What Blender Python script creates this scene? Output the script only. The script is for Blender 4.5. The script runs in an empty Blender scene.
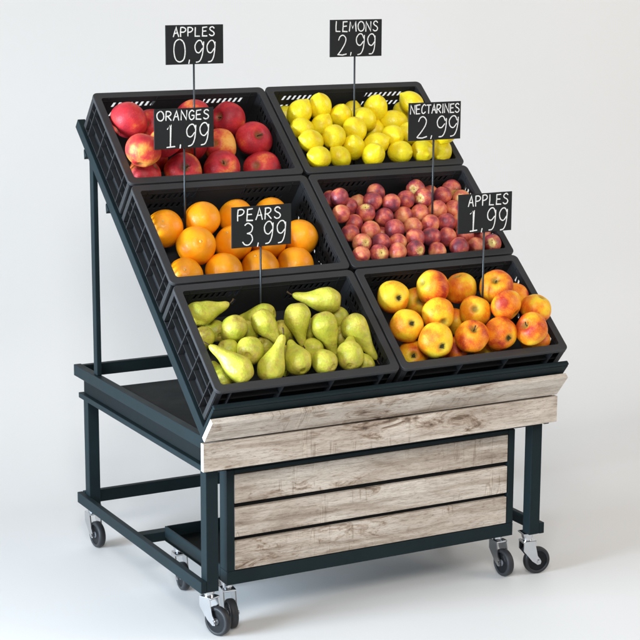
import bpy, bmesh, math, random
from mathutils import Vector, Matrix, Quaternion, noise

random.seed(11)
sc = bpy.context.scene
col = sc.collection
R = math.radians

# ------------------------------------------------------------------ measurements (metres)
Z0 = 0.245                      # floor level of the survey
TILT = R(40.098)                # slope of the display bed
CW, CD, GAP = 0.4, 0.2621, 0.0041   # crate width, crate depth, gap between crates
OY, OZ = -0.0722, 0.7612 - Z0   # front left rim corner of the lowest left crate
CT, ST_ = math.cos(TILT), math.sin(TILT)
EU, EV, EH = Vector((1, 0, 0)), Vector((0, CT, ST_)), Vector((0, -ST_, CT))
ORG = Vector((0, OY, OZ))
BED = Matrix.Translation(ORG) @ Matrix.Rotation(TILT, 4, 'X')      # bed space: u right, v up the slope, h away from it

def bed(u, v, h): return ORG + EU*u + EV*v + EH*h

# ------------------------------------------------------------------ materials
def mat(name):
    m = bpy.data.materials.new(name); m.use_nodes = True
    nt = m.node_tree; b = nt.nodes['Principled BSDF']
    return m, nt, b

class NB:
    """small helper for building node trees"""
    def __init__(s, nt): s.nt = nt
    def n(s, t, **kw):
        o = s.nt.nodes.new(t)
        for k, v in kw.items():
            if k.startswith('i_'):
                key = k[2:]; key = int(key) if key.isdigit() else key.replace('_', ' ')
                o.inputs[key].default_value = v
            else: setattr(o, k, v)
        return o
    def l(s, a, b): s.nt.links.new(a, b)
    def ramp(s, fac, stops, interp='LINEAR'):
        r = s.n('ShaderNodeValToRGB'); cr = r.color_ramp; cr.interpolation = interp
        while len(cr.elements) < len(stops): cr.elements.new(0.5)
        for e, (p, c) in zip(cr.elements, stops):
            e.position = p; e.color = (c[0], c[1], c[2], 1) if len(c) == 3 else c
        s.l(fac, r.inputs[0]); return r.outputs[0]
    def mix(s, fac, a, b, mode='MIX'):
        m = s.n('ShaderNodeMix', data_type='RGBA', blend_type=mode)
        for src, k in ((fac, 0), (a, 6), (b, 7)):
            if hasattr(src, 'is_output'): s.l(src, m.inputs[k])
            elif isinstance(src, (int, float)): m.inputs[k].default_value = src
            else: m.inputs[k].default_value = (*src, 1)
        return m.outputs[2]
    def math(s, op, a, b=0.0):
        m = s.n('ShaderNodeMath', operation=op)
        for k, v in ((0, a), (1, b)):
            if hasattr(v, 'is_output'): s.l(v, m.inputs[k])
            else: m.inputs[k].default_value = v
        return m.outputs[0]
    def noise(s, vec, scale, detail=3, rough=.5, dist=0):
        o = s.n('ShaderNodeTexNoise'); o.inputs['Scale'].default_value = scale
        o.inputs['Detail'].default_value = detail; o.inputs['Roughness'].default_value = rough
        o.inputs['Distortion'].default_value = dist
        s.l(vec, o.inputs['Vector']); return o.outputs['Fac']
    def coords(s, scale=(1, 1, 1), rnd=True):
        tc = s.n('ShaderNodeTexCoord'); v = tc.outputs['Object']
        mp = s.n('ShaderNodeMapping'); mp.inputs['Scale'].default_value = scale
        s.l(v, mp.inputs['Vector'])
        if not rnd: return mp.outputs[0]
        oi = s.n('ShaderNodeObjectInfo'); k = s.math('MULTIPLY', oi.outputs['Random'], 37.0)
        cb = s.n('ShaderNodeCombineXYZ')
        for i in range(3): s.l(k, cb.inputs[i])
        va = s.n('ShaderNodeVectorMath', operation='ADD'); s.l(mp.outputs[0], va.inputs[0]); s.l(cb.outputs[0], va.inputs[1])
        return va.outputs[0]
    def sep(s):
        tc = s.n('ShaderNodeTexCoord'); x = s.n('ShaderNodeSeparateXYZ'); s.l(tc.outputs['Object'], x.inputs[0]); return x.outputs
    def bump(s, h, strength, dist, b):
        bp = s.n('ShaderNodeBump'); bp.inputs['Strength'].default_value = strength; bp.inputs['Distance'].default_value = dist
        s.l(h, bp.inputs['Height']); s.l(bp.outputs[0], b.inputs['Normal'])

def simple(name, c, rough=.5, metal=0, spec=.5, bump=None, var=0):
    m, nt, b = mat(name); k = NB(nt)
    b.inputs['Base Color'].default_value = (*c, 1); b.inputs['Roughness'].default_value = rough
    b.inputs['Metallic'].default_value = metal; b.inputs['Specular IOR Level'].default_value = spec
    if var:
        f = k.noise(k.coords((1, 1, 1)), 9, 5, .6)
        k.l(k.ramp(f, [(.3, [x*(1-var) for x in c]), (.7, [min(1, x*(1+var)) for x in c])]), b.inputs['Base Color'])
        k.l(k.ramp(f, [(.25, (rough*.85,)*3), (.75, (min(1, rough*1.15),)*3)]), b.inputs['Roughness'])
    if bump:
        k.bump(k.noise(k.coords((1, 1, 1)), bump[0], 3), bump[1], bump[2], b)
    return m

M = {}
M['steel'] = simple('dark_painted_steel', (.0105, .0185, .0215),   .52, 0, .10, (420, .10, .0005), .15)
M['plate'] = simple('dark_shelf_board', (.007, .010, .011), .7, 0, .12, None, .15)
M['plastic'] = simple('black_crate_plastic', (.020, .021, .023), .5, 0, .32, (900, .10, .0004), .12)
M['rim'] = simple('crate_rim_plastic', (.034, .034, .036), .55, 0, .30, (900, .10, .0004), .10)
M['rod'] = simple('sign_rod_metal', (.035, .04, .045), .35, .6, .5)
M['board'] = simple('chalkboard_black', (.012, .013, .014), .7, 0, .25, None, .25)
M['rubber'] = simple('grey_rubber', (.024, .025, .028), .5, 0, .3, None, .1)
M['hub'] = simple('black_hub_plastic', (.006, .007, .009), .5, 0, .2)
M['hubring'] = simple('grey_hub_ring', (.22, .23, .25), .4, .3, .5)
M['chrome'] = simple('zinc_plated_steel', (.60, .61, .63), .14, 1, .5, None, .10)
M['gap'] = simple('shadow_black_backing', (.010, .010, .011), .8, 0, .2)

m, nt, b = mat('chalk'); k = NB(nt)
f = k.noise(k.coords((1, 1, 1)), 520, 3, .7)
k.l(k.ramp(f, [(.28, (.30, .30, .30)), (.48, (.78, .78, .77))]), b.inputs['Base Color'])
b.inputs['Roughness'].default_value = .9; M['chalk'] = m

m, nt, b = mat('backdrop_white'); k = NB(nt)
f = k.noise(k.coords((1, 1, 1), False), .9, 3)
k.l(k.ramp(f, [(.3, (.745, .738, .728)), (.7, (.775, .768, .758))]), b.inputs['Base Color'])
b.inputs['Roughness'].default_value = .55; b.inputs['Specular IOR Level'].default_value = .25
M['backdrop'] = m

def wood():
    m, nt, b = mat('weathered_grey_oak'); k = NB(nt)
    broad = k.noise(k.coords((3.0, 14, 14)), 1.5, 5, .62, .7)
    band = k.noise(k.coords((1.6, 46, 46)), 1.3, 4, .6, .5)
    grain = k.noise(k.coords((9, 150, 150)), 1.4, 6, .70, .8)
    fine = k.noise(k.coords((55, 480, 480)), 1.3, 4, .7, .2)
    pores = k.noise(k.coords((70, 260, 260)), 1.0, 4, .75)
    knots = k.noise(k.coords((8.5, 32, 32)), 1.4, 7, .74, 1.3)
    where = k.noise(k.coords((2.6, 7, 7)), 1.3, 2, .5)
    saw = k.noise(k.coords((52, 4.5, 4.5)), 1.0, 3, .6, .5)
    sawm = k.noise(k.coords((4, 11, 11)), 1.2, 2, .5)
    base = k.ramp(broad, [(.30, (.33, .268, .215)), (.43, (.48, .41, .345)), (.56, (.61, .545, .475)), (.72, (.69, .63, .56))])
    g0 = k.ramp(band, [(.36, (.70, .66, .62)), (.50, (1, 1, 1)), (.66, (1.10, 1.09, 1.08))])
    c = k.mix(.8, base, g0, 'MULTIPLY')
    g = k.ramp(grain, [(.34, (.58, .54, .50)), (.48, (.98, .97, .96)), (.68, (1.08, 1.07, 1.06))])
    c = k.mix(.7, c, g, 'MULTIPLY')
    g2 = k.ramp(fine, [(.36, (.55, .50, .46)), (.50, (1, 1, 1))])
    c = k.mix(.65, c, g2, 'MULTIPLY')
    p = k.ramp(pores, [(.33, (.34, .28, .24)), (.40, (1, 1, 1))])
    c = k.mix(.6, c, p, 'MULTIPLY')
    kv = k.math('ADD', knots, k.math('MULTIPLY', k.math('SUBTRACT', where, .5), .55))
    kk = k.ramp(kv, [(.56, (1, 1, 1)), (.63, (.66, .58, .52)), (.72, (.22, .17, .14)), (.80, (.10, .075, .06))])
    c = k.mix(.95, c, kk, 'MULTIPLY')
    sw = k.ramp(saw, [(.57, (1, 1, 1)), (.60, (.58, .53, .49)), (.63, (1.16, 1.16, 1.14)), (.68, (1, 1, 1))])
    c = k.mix(k.math('MULTIPLY', k.ramp(sawm, [(.50, (0, 0, 0)), (.58, (1, 1, 1))]), .8), c, sw, 'MULTIPLY')
    k.l(c, b.inputs['Base Color']); b.inputs['Roughness'].default_value = .62; b.inputs['Specular IOR Level'].default_value = .3
    k.bump(k.math('ADD', grain, k.math('MULTIPLY', fine, .6)), .35, .0012, b)
    return m
M['wood'] = wood()
M['edge'] = simple('lit_board_ends', (.58, .56, .53), .6, 0, .3, None, .05)  # board ends coloured pale to carry the bright light from the left

def fruit_base(name, rough, spec=.5, coat=0):
    m, nt, b = mat(name); k = NB(nt)
    b.inputs['Roughness'].default_value = rough; b.inputs['Specular IOR Level'].default_value = spec
    b.inputs['Coat Weight'].default_value = coat; b.inputs['Coat Roughness'].default_value = .25
    b.inputs['Subsurface Weight'].default_value = .10; b.inputs['Subsurface Radius'].default_value = (.012, .005, .002)
    b.inputs['Subsurface Scale'].default_value = .3
    oi = k.n('ShaderNodeObjectInfo'); sp = k.n('ShaderNodeSeparateColor'); k.l(oi.outputs['Color'], sp.inputs[0])
    return m, k, b, sp.outputs

def red_apple():
    m, k, b, oc = fruit_base('red_apple_skin', .45, .32, .0)
    streak = k.noise(k.coords((5.5, 5.5, .7)), 1.6, 5, .65, .3)
    patch = k.noise(k.coords((1, 1, 1)), .95, 3, .45)
    v = k.math('ADD', k.math('MULTIPLY', patch, 1.9), k.math('MULTIPLY', streak, .50)); v = k.math('SUBTRACT', v, .25)
    v = k.math('ADD', v, k.math('MULTIPLY', oc[0], .55))
    z = k.sep()[2]
    v = k.math('ADD', v, k.math('MULTIPLY', z, -.06))
    c = k.ramp(k.math('MULTIPLY', v, .5), [(.34, (.34, .018, .030)), (.48, (.52, .024, .034)), (.58, (.62, .050, .040)), (.66, (.74, .17, .045)), (.75, (.84, .36, .07)), (.90, (.88, .50, .12))])
    vo = k.n('ShaderNodeTexVoronoi'); vo.inputs['Scale'].default_value = 11; k.l(k.coords(), vo.inputs['Vector'])
    dots = k.ramp(vo.outputs['Distance'], [(.05, (1, 1, 1)), (.13, (0, 0, 0))])
    c = k.mix(k.math('MULTIPLY', dots, .30), c, (.85, .55, .35))
    cav = k.ramp(k.n_xy(), [(.10, (1, 1, 1)), (.30, (0, 0, 0))])
    c = k.mix(k.math('MULTIPLY', cav, .65), c, (.22, .16, .05))
    k.l(c, b.inputs['Base Color']); k.bump(k.noise(k.coords(), 16, 3), .10, .03, b)
    return m
def _nxy(self):
    x = self.sep(); r = self.math('SQRT', self.math('ADD', self.math('MULTIPLY', x[0], x[0]), self.math('MULTIPLY', x[1], x[1])))
    return r
NB.n_xy = _nxy
M['red'] = red_apple()

def striped_apple():
    m, k, b, oc = fruit_base('striped_apple_skin', .42, .34, .0)
    streak = k.noise(k.coords((9, 9, .8)), 1.7, 6, .7, .25)
    st2 = k.noise(k.coords((18, 18, 1.4)), 1.5, 3, .6)
    patch = k.noise(k.coords((1, 1, 1)), .8, 3, .5)
    z = k.sep()[2]
    v = k.math('ADD', k.math('MULTIPLY', patch, 2.0), k.math('MULTIPLY', streak, .55)); v = k.math('SUBTRACT', v, .33)
    v = k.math('ADD', v, k.math('MULTIPLY', st2, .16)); v = k.math('ADD', v, k.math('MULTIPLY', oc[0], .55))
    v = k.math('ADD', v, k.math('MULTIPLY', z, -.16))
    c = k.ramp(k.math('MULTIPLY', v, .5), [(.34, (.42, .030, .012)), (.44, (.70, .135, .012)), (.52, (.85, .25, .010)), (.60, (.93, .38, .016)), (.67, (.95, .57, .022)), (.80, (.93, .68, .05))])
    vo = k.n('ShaderNodeTexVoronoi'); vo.inputs['Scale'].default_value = 9; k.l(k.coords(), vo.inputs['Vector'])
    dots = k.ramp(vo.outputs['Distance'], [(.05, (1, 1, 1)), (.11, (0, 0, 0))])
    c = k.mix(k.math('MULTIPLY', dots, .35), c, (.90, .74, .36))
    cav = k.ramp(k.n_xy(), [(.10, (1, 1, 1)), (.34, (0, 0, 0))])
    c = k.mix(k.math('MULTIPLY', cav, .75), c, (.22, .22, .045))
    k.l(c, b.inputs['Base Color']); k.bump(k.noise(k.coords(), 14, 3), .10, .03, b)
    return m
M['striped'] = striped_apple()

def orange_skin():
    m, k, b, oc = fruit_base('orange_peel', .32, .45, .0)
    f = k.noise(k.coords(), 1.3, 3)
    c = k.ramp(f, [(.3, (.90, .29, .003)), (.7, (.97, .38, .006))])
    vo = k.n('ShaderNodeTexVoronoi'); vo.inputs['Scale'].default_value = 30; k.l(k.coords(), vo.inputs['Vector'])
    pits = k.ramp(vo.outputs['Distance'], [(.0, (0, 0, 0)), (.45, (1, 1, 1))])
    c = k.mix(k.math('MULTIPLY', k.ramp(vo.outputs['Distance'], [(.05, (1, 1, 1)), (.28, (0, 0, 0))]), .22), c, (.70, .17, .002))
    k.l(c, b.inputs['Base Color']); k.bump(k.math('ADD', pits, k.math('MULTIPLY', k.noise(k.coords(), 3, 2), .6)), .16, .014, b)
    return m
M['orange'] = orange_skin()

def lemon_skin():
    m, k, b, oc = fruit_base('lemon_peel', .32, .5, .06)
    f = k.noise(k.coords(), 1.2, 3)
    c = k.ramp(f, [(.28, (.88, .62, .010)), (.5, (.94, .76, .014)), (.72, (.95, .82, .028))])
    z = k.sep()[2]
    tip = k.ramp(z, [(.97, (0, 0, 0)), (1.0, (1, 1, 1))])
    vo = k.n('ShaderNodeTexVoronoi'); vo.inputs['Scale'].default_value = 17; k.l(k.coords(), vo.inputs['Vector'])
    pits = k.ramp(vo.outputs['Distance'], [(.0, (0, 0, 0)), (.4, (1, 1, 1))])
    c = k.mix(k.math('MULTIPLY', k.ramp(vo.outputs['Distance'], [(.05, (1, 1, 1)), (.25, (0, 0, 0))]), .16), c, (.66, .42, .01))
    bl = k.ramp(k.noise(k.coords(), 5.5, 4, .7), [(.68, (0, 0, 0)), (.76, (1, 1, 1))])
    c = k.mix(k.math('MULTIPLY', bl, .35), c, (.50, .36, .03))
    k.l(c, b.inputs['Base Color']); k.bump(k.math('ADD', pits, k.math('MULTIPLY', k.noise(k.coords(), 3, 2), .8)), .16, .016, b)
    return m
M['lemon'] = lemon_skin()

def nectarine_skin():
    m, k, b, oc = fruit_base('nectarine_skin', .33, .5, .0)
    patch = k.noise(k.coords((1, 1, 1)), .9, 3, .5)
    st = k.noise(k.coords((6, 6, 1.0)), 1.6, 4, .65)
    v = k.math('ADD', k.math('MULTIPLY', patch, 1.9), k.math('MULTIPLY', st, .40)); v = k.math('SUBTRACT', v, .16); v = k.math('ADD', v, k.math('MULTIPLY', oc[0], .62))
    c = k.ramp(k.math('MULTIPLY', v, .5), [(.32, (.15, .038, .060)), (.43, (.28, .045, .062)), (.52, (.47, .075, .075)), (.60, (.66, .15, .090)), (.70, (.80, .28, .125)), (.84, (.88, .46, .17))])
    vo = k.n('ShaderNodeTexVoronoi'); vo.inputs['Scale'].default_value = 10; k.l(k.coords(), vo.inputs['Vector'])
    dots = k.ramp(vo.outputs['Distance'], [(.05, (1, 1, 1)), (.16, (0, 0, 0))])
    c = k.mix(k.math('MULTIPLY', dots, .30), c, (.75, .45, .34))
    r = k.math('ADD', k.n_xy(), k.math('MULTIPLY', k.math('SUBTRACT', k.noise(k.coords((3.2, 3.2, .6)), 1.5, 4, .7), .5), 1.1))
    top = k.ramp(k.sep()[2], [(.3, (0, 0, 0)), (.55, (1, 1, 1))])
    yel = k.math('MULTIPLY', k.ramp(r, [(.22, (.9, .9, .9)), (.58, (0, 0, 0))]), top)
    c = k.mix(k.math('MULTIPLY', yel, oc[1]), c, (.80, .60, .18))
    k.l(c, b.inputs['Base Color']); k.bump(k.noise(k.coords(), 14, 3), .12, .03, b)
    return m
M['nectarine'] = nectarine_skin()

def pear_skin():
    m, k, b, oc = fruit_base('pear_skin', .42, .5, .05)
    f = k.noise(k.coords(), 1.1, 3)
    c = k.ramp(f, [(.28, (.36, .39, .030)), (.5, (.53, .52, .045)), (.72, (.70, .60, .085))])
    rus = k.noise(k.coords(), 2.6, 6, .75)
    zr = k.ramp(k.sep()[2], [(-.0, (1, 1, 1)), (.10, (0, 0, 0))])
    rr = k.ramp(rus, [(.50, (0, 0, 0)), (.66, (1, 1, 1))])
    c = k.mix(k.math('MULTIPLY', rr, .55), c, (.46, .28, .07))
    z = k.math('MULTIPLY', k.sep()[2], -1.0)
    bl = k.math('MULTIPLY', k.ramp(z, [(.45, (0, 0, 0)), (.95, (1, 1, 1))]), k.ramp(rus, [(.35, (0, 0, 0)), (.6, (1, 1, 1))]))
    c = k.mix(k.math('MULTIPLY', bl, .60), c, (.42, .24, .07))
    vo = k.n('ShaderNodeTexVoronoi'); vo.inputs['Scale'].default_value = 8; vo.inputs['Randomness'].default_value = 1; k.l(k.coords(), vo.inputs['Vector'])
    dots = k.ramp(vo.outputs['Distance'], [(.05, (1, 1, 1)), (.14, (0, 0, 0))])
    c = k.mix(k.math('MULTIPLY', dots, .75), c, (.20, .14, .03))
    k.l(c, b.inputs['Base Color']); k.bump(k.noise(k.coords(), 5, 4), .14, .03, b)
    return m
M['pear'] = pear_skin()
M['stem'] = simple('woody_stem', (.075, .045, .022), .75, 0, .2, None, .3)
M['calyx'] = simple('dry_calyx', (.055, .048, .018), .9, 0, .1, None, .3)
M['button'] = simple('orange_navel', (.80, .42, .10), .6, 0, .3, None, .2)
M['scar'] = simple('stem_scar', (.05, .035, .012), .9, 0, .1, None, .2)

# ------------------------------------------------------------------ object helpers
def link(name, me, material, parent=None, smooth=False, mtx=None):
    for m_ in (material if isinstance(material, (list, tuple)) else [material]): me.materials.append(m_)
    if smooth:
        for p in me.polygons: p.use_smooth = True
    o = bpy.data.objects.new(name, me); col.objects.link(o)
    if parent: o.parent = parent
    if mtx is not None: o.matrix_local = mtx
    return o

def obj(name, bm, material, parent=None, smooth=False, mtx=None):
    me = bpy.data.meshes.new(name); bm.normal_update(); bm.to_mesh(me); bm.free()
    return link(name, me, material, parent, smooth, mtx)

def tag(o, label, cat, group=None):
    o['label'] = label; o['category'] = cat
    n = len(label.split())
    if not 4 <= n <= 16: print('LABEL LENGTH', n, label)
    if group: o['group'] = group
    return o

def thing(name, label, cat, mtx=None, group=None):
    o = bpy.data.objects.new(name, None); o.empty_display_size = .05; col.objects.link(o)
    if mtx is not None: o.matrix_world = mtx
    return tag(o, label, cat, group)

def dup(root, mtx, label):
    r = root.copy(); col.objects.link(r); r.matrix_world = mtx; r['label'] = label
    for ch in list(root.children):
        c = ch.copy(); col.objects.link(c); c.parent = r
        for g in list(ch.children):
            d = g.copy(); col.objects.link(d); d.parent = c
    return r

def box(bm, x0, x1, y0, y1, z0, z1, bev=0, mtx=None, seg=2):
    vs = [bm.verts.new((x, y, z)) for x in (x0, x1) for y in (y0, y1) for z in (z0, z1)]
    idx = [(0, 1, 3, 2), (4, 6, 7, 5), (0, 4, 5, 1), (2, 3, 7, 6), (0, 2, 6, 4), (1, 5, 7, 3)]
    fs = [bm.faces.new([vs[i] for i in f]) for f in idx]
    new = vs
    if bev:
        es = list({e for f in fs for e in f.edges})
        r = bmesh.ops.bevel(bm, geom=es, offset=bev, segments=seg, profile=.5, affect='EDGES')
        new = list({v for f in r['faces'] for v in f.verts} | {v for v in vs if v.is_valid})
    if mtx is not None: bmesh.ops.transform(bm, matrix=mtx, verts=new)

def cyl(bm, p0, p1, r0, r1=None, n=16, cap=True):
    p0, p1 = Vector(p0), Vector(p1); r1 = r0 if r1 is None else r1
    q = (p1-p0).to_track_quat('Z', 'Y')
    A = [bm.verts.new(p0 + q @ Vector((r0*math.cos(a), r0*math.sin(a), 0))) for a in [2*math.pi*i/n for i in range(n)]]
    B = [bm.verts.new(p1 + q @ Vector((r1*math.cos(a), r1*math.sin(a), 0))) for a in [2*math.pi*i/n for i in range(n)]]
    for i in range(n): bm.faces.new((A[i], A[(i+1) % n], B[(i+1) % n], B[i]))
    if cap: bm.faces.new(A[::-1]); bm.faces.new(B)

def tube(bm, pts, rad, n=8):
    pts = [Vector(p) for p in pts]; rings = []
    for i, p in enumerate(pts):
        d = (pts[min(i+1, len(pts)-1)] - pts[max(i-1, 0)]).normalized(); q = d.to_track_quat('Z', 'Y')
        r = rad[i] if isinstance(rad, (list, tuple)) else rad
        rings.append([bm.verts.new(p + q @ Vector((r*math.cos(2*math.pi*j/n), r*math.sin(2*math.pi*j/n), 0))) for j in range(n)])
    for a, b_ in zip(rings, rings[1:]):
        for j in range(n): bm.faces.new((a[j], a[(j+1) % n], b_[(j+1) % n], b_[j]))
    bm.faces.new(rings[0][::-1]); bm.faces.new(rings[-1])

def lathe(bm, prof, n=32, fn=None):
    """prof: (r, z) from top to bottom; first and last have r = 0"""
    top = bm.verts.new((0, 0, prof[0][1])); bot = bm.verts.new((0, 0, prof[-1][1])); rings = []
    for r, z in prof[1:-1]:
        ring = []
        for j in range(n):
            a = 2*math.pi*j/n; v = Vector((r*math.cos(a), r*math.sin(a), z))
            ring.append(bm.verts.new(fn(v, a) if fn else v))
        rings.append(ring)
    if fn: top.co = fn(top.co.copy(), 0); bot.co = fn(bot.co.copy(), 0)
    for j in range(n): bm.faces.new((top, rings[0][j], rings[0][(j+1) % n]))
    for a, b_ in zip(rings, rings[1:]):
        for j in range(n): bm.faces.new((a[j], b_[j], b_[(j+1) % n], a[(j+1) % n]))
    for j in range(n): bm.faces.new((rings[-1][j], bot, rings[-1][(j+1) % n]))

# ------------------------------------------------------------------ the setting: a seamless white sweep
def backdrop():
    bm = bmesh.new(); prof = [(-9, 0)]; y0, rad = .95, .40
    prof += [(-4, 0), (-2, 0), (0, 0), (.5, 0)]
    prof += [(y0 + rad*math.sin(a), rad - rad*math.cos(a)) for a in [R(90)*i/24 for i in range(25)]]
    prof += [(y0+rad, 1.2), (y0+rad, 3), (y0+rad, 6)]
    rows = [[bm.verts.new((x, y, z)) for y, z in prof] for x in (-9, -3, 0, 3, 9)]
    for a, b_ in zip(rows, rows[1:]):
        for i in range(len(prof)-1): bm.faces.new((a[i], b_[i], b_[i+1], a[i+1]))
    o = obj('backdrop', bm, M['backdrop'], None, True); o['kind'] = 'structure'
backdrop()

# ------------------------------------------------------------------ castors
def caster(parent, x, y, ztop, yaw):
    """yaw: heading (radians) in which the wheel trails"""
    t = bpy.data.objects.new('caster', None); t.empty_display_size = .03; col.objects.link(t); t.parent = parent
    t.matrix_local = Matrix.Translation((x, y, 0)) @ Matrix.Rotation(yaw, 4, 'Z')
    H = ztop; ra, wr, off = .0300, .0300, .0235
    bm = bmesh.new(); box(bm, -.0155, .0155, -.0155, .0155, H-.0035, H-.0003, .0008); obj('mounting_plate', bm, M['chrome'], t)
    bm = bmesh.new(); cyl(bm, (0, 0, H-.012), (0, 0, H-.0035), .0120, .0135, 24)
    cyl(bm, (0, 0, H-.019), (0, 0, H-.012), .0100, .0100, 20); obj('swivel_head', bm, M['chrome'], t, False)
    bm = bmesh.new()
    box(bm, -.014, .017, -.0135, .0135, H-.023, H-.0188, .001)
    for s in (-1, 1):       # cheeks taper from the head down to the axle
        y0, y1 = sorted((s*.0112, s*.0138))
        pr = [(-.0125, H-.0195), (.0130, H-.0195), (.0205, ra+.013), (.0285, ra+.002), (.0275, ra-.006), (.0205, ra-.007), (.0080, ra+.002), (-.0125, H-.040)]
        A = [bm.verts.new((px, y0, pz)) for px, pz in pr]; B = [bm.verts.new((px, y1, pz)) for px, pz in pr]
        bm.faces.new(A); bm.faces.new(B[::-1])
        for i in range(len(pr)): bm.faces.new((A[i], B[i], B[(i+1) % len(pr)], A[(i+1) % len(pr)]))
    bmesh.ops.recalc_face_normals(bm, faces=bm.faces)
    cyl(bm, (off, -.0165, ra), (off, .0165, ra), .0042, None, 12)
    obj('fork', bm, M['chrome'], t)
    bm = bmesh.new()
    prof = [(.0222, -.0078), (.0268, -.0078), (.0289, -.0062), (.0300, -.003), (.0300, .003), (.0289, .0062), (.0268, .0078), (.0222, .0078)]
    n = 40; rg = []
    for j in range(n):
        a = 2*math.pi*j/n; rg.append([bm.verts.new((off+r*math.cos(a), yy, ra+r*math.sin(a))) for r, yy in prof])
    for j in range(n):
        for i in range(len(prof)): bm.faces.new((rg[j][i], rg[j][(i+1) % len(prof)], rg[(j+1) % n][(i+1) % len(prof)], rg[(j+1) % n][i]))
    bmesh.ops.recalc_face_normals(bm, faces=bm.faces)
    obj('tyre', bm, M['rubber'], t, True)
    bm = bmesh.new(); cyl(bm, (off, -.0062, ra), (off, .0062, ra), .0222, None, 32); obj('hub', bm, M['hub'], t)
    bm = bmesh.new()
    for s in (-1, 1):
        cyl(bm, (off, s*.0061, ra), (off, s*.0072, ra), .0070, None, 24)
    obj('hub_cap', bm, M['hubring'], t)
    return t

# ------------------------------------------------------------------ the display stand
XL, XR, YB = -.0028, .8067, .6713
stand = thing('display_stand', 'dark steel market stand on casters with sloping bed and grey wood front boards', 'display stand')
def part(name, boxes, material='steel', parent=None, bev=.0012, mtx=None, label=None):
    bm = bmesh.new()
    for b_ in boxes: box(bm, *b_, bev)
    o = obj(name, bm, M[material], parent or stand, False, mtx)
    if label: o['label'] = label
    return o
zb, zt = .0965, .1208
PX = ((.0096, .0355), (.7686, .7946))
# bottom ring
part('bottom_rail', [(XL, .0094, 0, YB, zb, zt)]); part('bottom_rail', [(.7948, XR, 0, YB, zb, zt)])
part('cross_rail', [(.0096, .7946, YB-.0150, YB-.001, zb-.002, zt+.002)])
part('cross_rail', [(.0096, .7946, .330, .356, zb, zt-.004)])
# posts
for x0, x1 in PX:
    part('post', [(x0, x1, .0004, .0264, zb+.0004, .3545)])
    part('post', [(x0, x1, .625, .651, zb+.0004, .3545)])
# table ring of the lower frame: thin flange, apron set back under the upper unit
part('table_flange', [(.0016, .0142, -.012, .660, .3430, .3550)]); part('table_flange', [(.7900, .8025, -.012, .660, .3430, .3550)])
part('apron', [(.0115, .030, -.010, .652, .3552, .3908)], 'plate'); part('apron', [(.774, .7925, -.010, .652, .3552, .3908)], 'plate')
part('front_apron', [(.0305, .7735, -.0125, .004, .3432, .3908)], 'plate')
# upper unit: base ring, shelf, uprights
part('upper_rail', [(XL, .0145, -.0145, .6752, .3911, .4163)]); part('upper_rail', [(.7895, XR, -.0145, .6752, .3911, .4163)])
part('upper_cross_rail', [(.0147, .7893, .6602, .6742, .3880, .4150)])
part('shelf', [(.0147, .7893, -.012, .462, .4025, .4105)], 'plate', bev=.001)
for x0, x1 in ((.0030, .0140), (.7900, .8010)):
    part('upright', [(x0, x1, .546, .566, .4165, .8830)])
# sloping rails in bed space
def bpart(name, boxes, material='steel', bev=.0012, label=None): return part(name, boxes, material, None, bev, BED, label)
for x0, x1 in ((XL, .0145), (.7895, XR)):
    bpart('sloping_rail', [(x0, x1, -.0105, .8150, -.1207, -.0975)])
for v0 in (.565, .722, .30, .06):
    bm = bmesh.new()
    pr = [(v0+.008, -.1209), (v0+.026, -.1209), (v0+.024, -.1250), (v0+.012, -.1365)]
    A = [bm.verts.new((XL-.001 if v0 > .5 else .02, v, h)) for v, h in pr]; B = [bm.verts.new((XR+.001 if v0 > .5 else .78, v, h)) for v, h in pr]
    bm.faces.new(A); bm.faces.new(B[::-1])
    for i in range(4): bm.faces.new((A[i], B[i], B[(i+1) % 4], A[(i+1) % 4]))
    bmesh.ops.recalc_face_normals(bm, faces=bm.faces)
    obj('bed_brace', bm, M['steel'], stand, False, BED)
# lip that stops the crates
bm = bmesh.new()
box(bm, XL-.001, .8085, -.0185, -.0108, -.1205, -.0325, .001)
box(bm, XL-.001, .8085, -.0185, -.0085, -.0324, -.0265, .0022)
obj('crate_lip', bm, M['steel'], stand, False, BED)
# lip screw
bm = bmesh.new(); cyl(bm, (.792, -.0195, -.064), (.792, -.0184, -.064), .0022, None, 12); obj('screw', bm, M['chrome'], stand, False, BED)
# timber boards
def plank(name, cx, cy, cz, lx, ly, lz, parent, rot=None, label=None):
    bm = bmesh.new(); box(bm, -lx/2, lx/2, -ly/2, ly/2, -lz/2, lz/2, .0007)
    bm.faces.ensure_lookup_table()
    for f in bm.faces:
        if abs(f.normal.x) > .8 or (abs(f.calc_center_median().x) > lx/2-.0001): f.material_index = 1
    mt = Matrix.Translation((cx, cy, cz)) @ (rot or Matrix())
    o = obj(name, bm, [M['wood'], M['edge']], parent, False, mt)
    if label: o['label'] = label
    return o
plank('front_board', .402, -.0212, .3778, .8189, .0118, .0556, stand, None, 'upright grey wood board across the front')
c = bed(.402, -.0283, -.0818)
plank('front_board', c.x, c.y, c.z, .8154, .0115, .0590, stand, Matrix.Rotation(TILT, 4, 'X'), 'outward leaning grey wood board under the crates')
for (x, y, yaw) in ((.030, .036, R(-66)), (.781, .026, R(-10)), (.024, .648, R(-86)), (.782, .640, R(-60))):
    caster(stand, x, y, zb, yaw)

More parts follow.
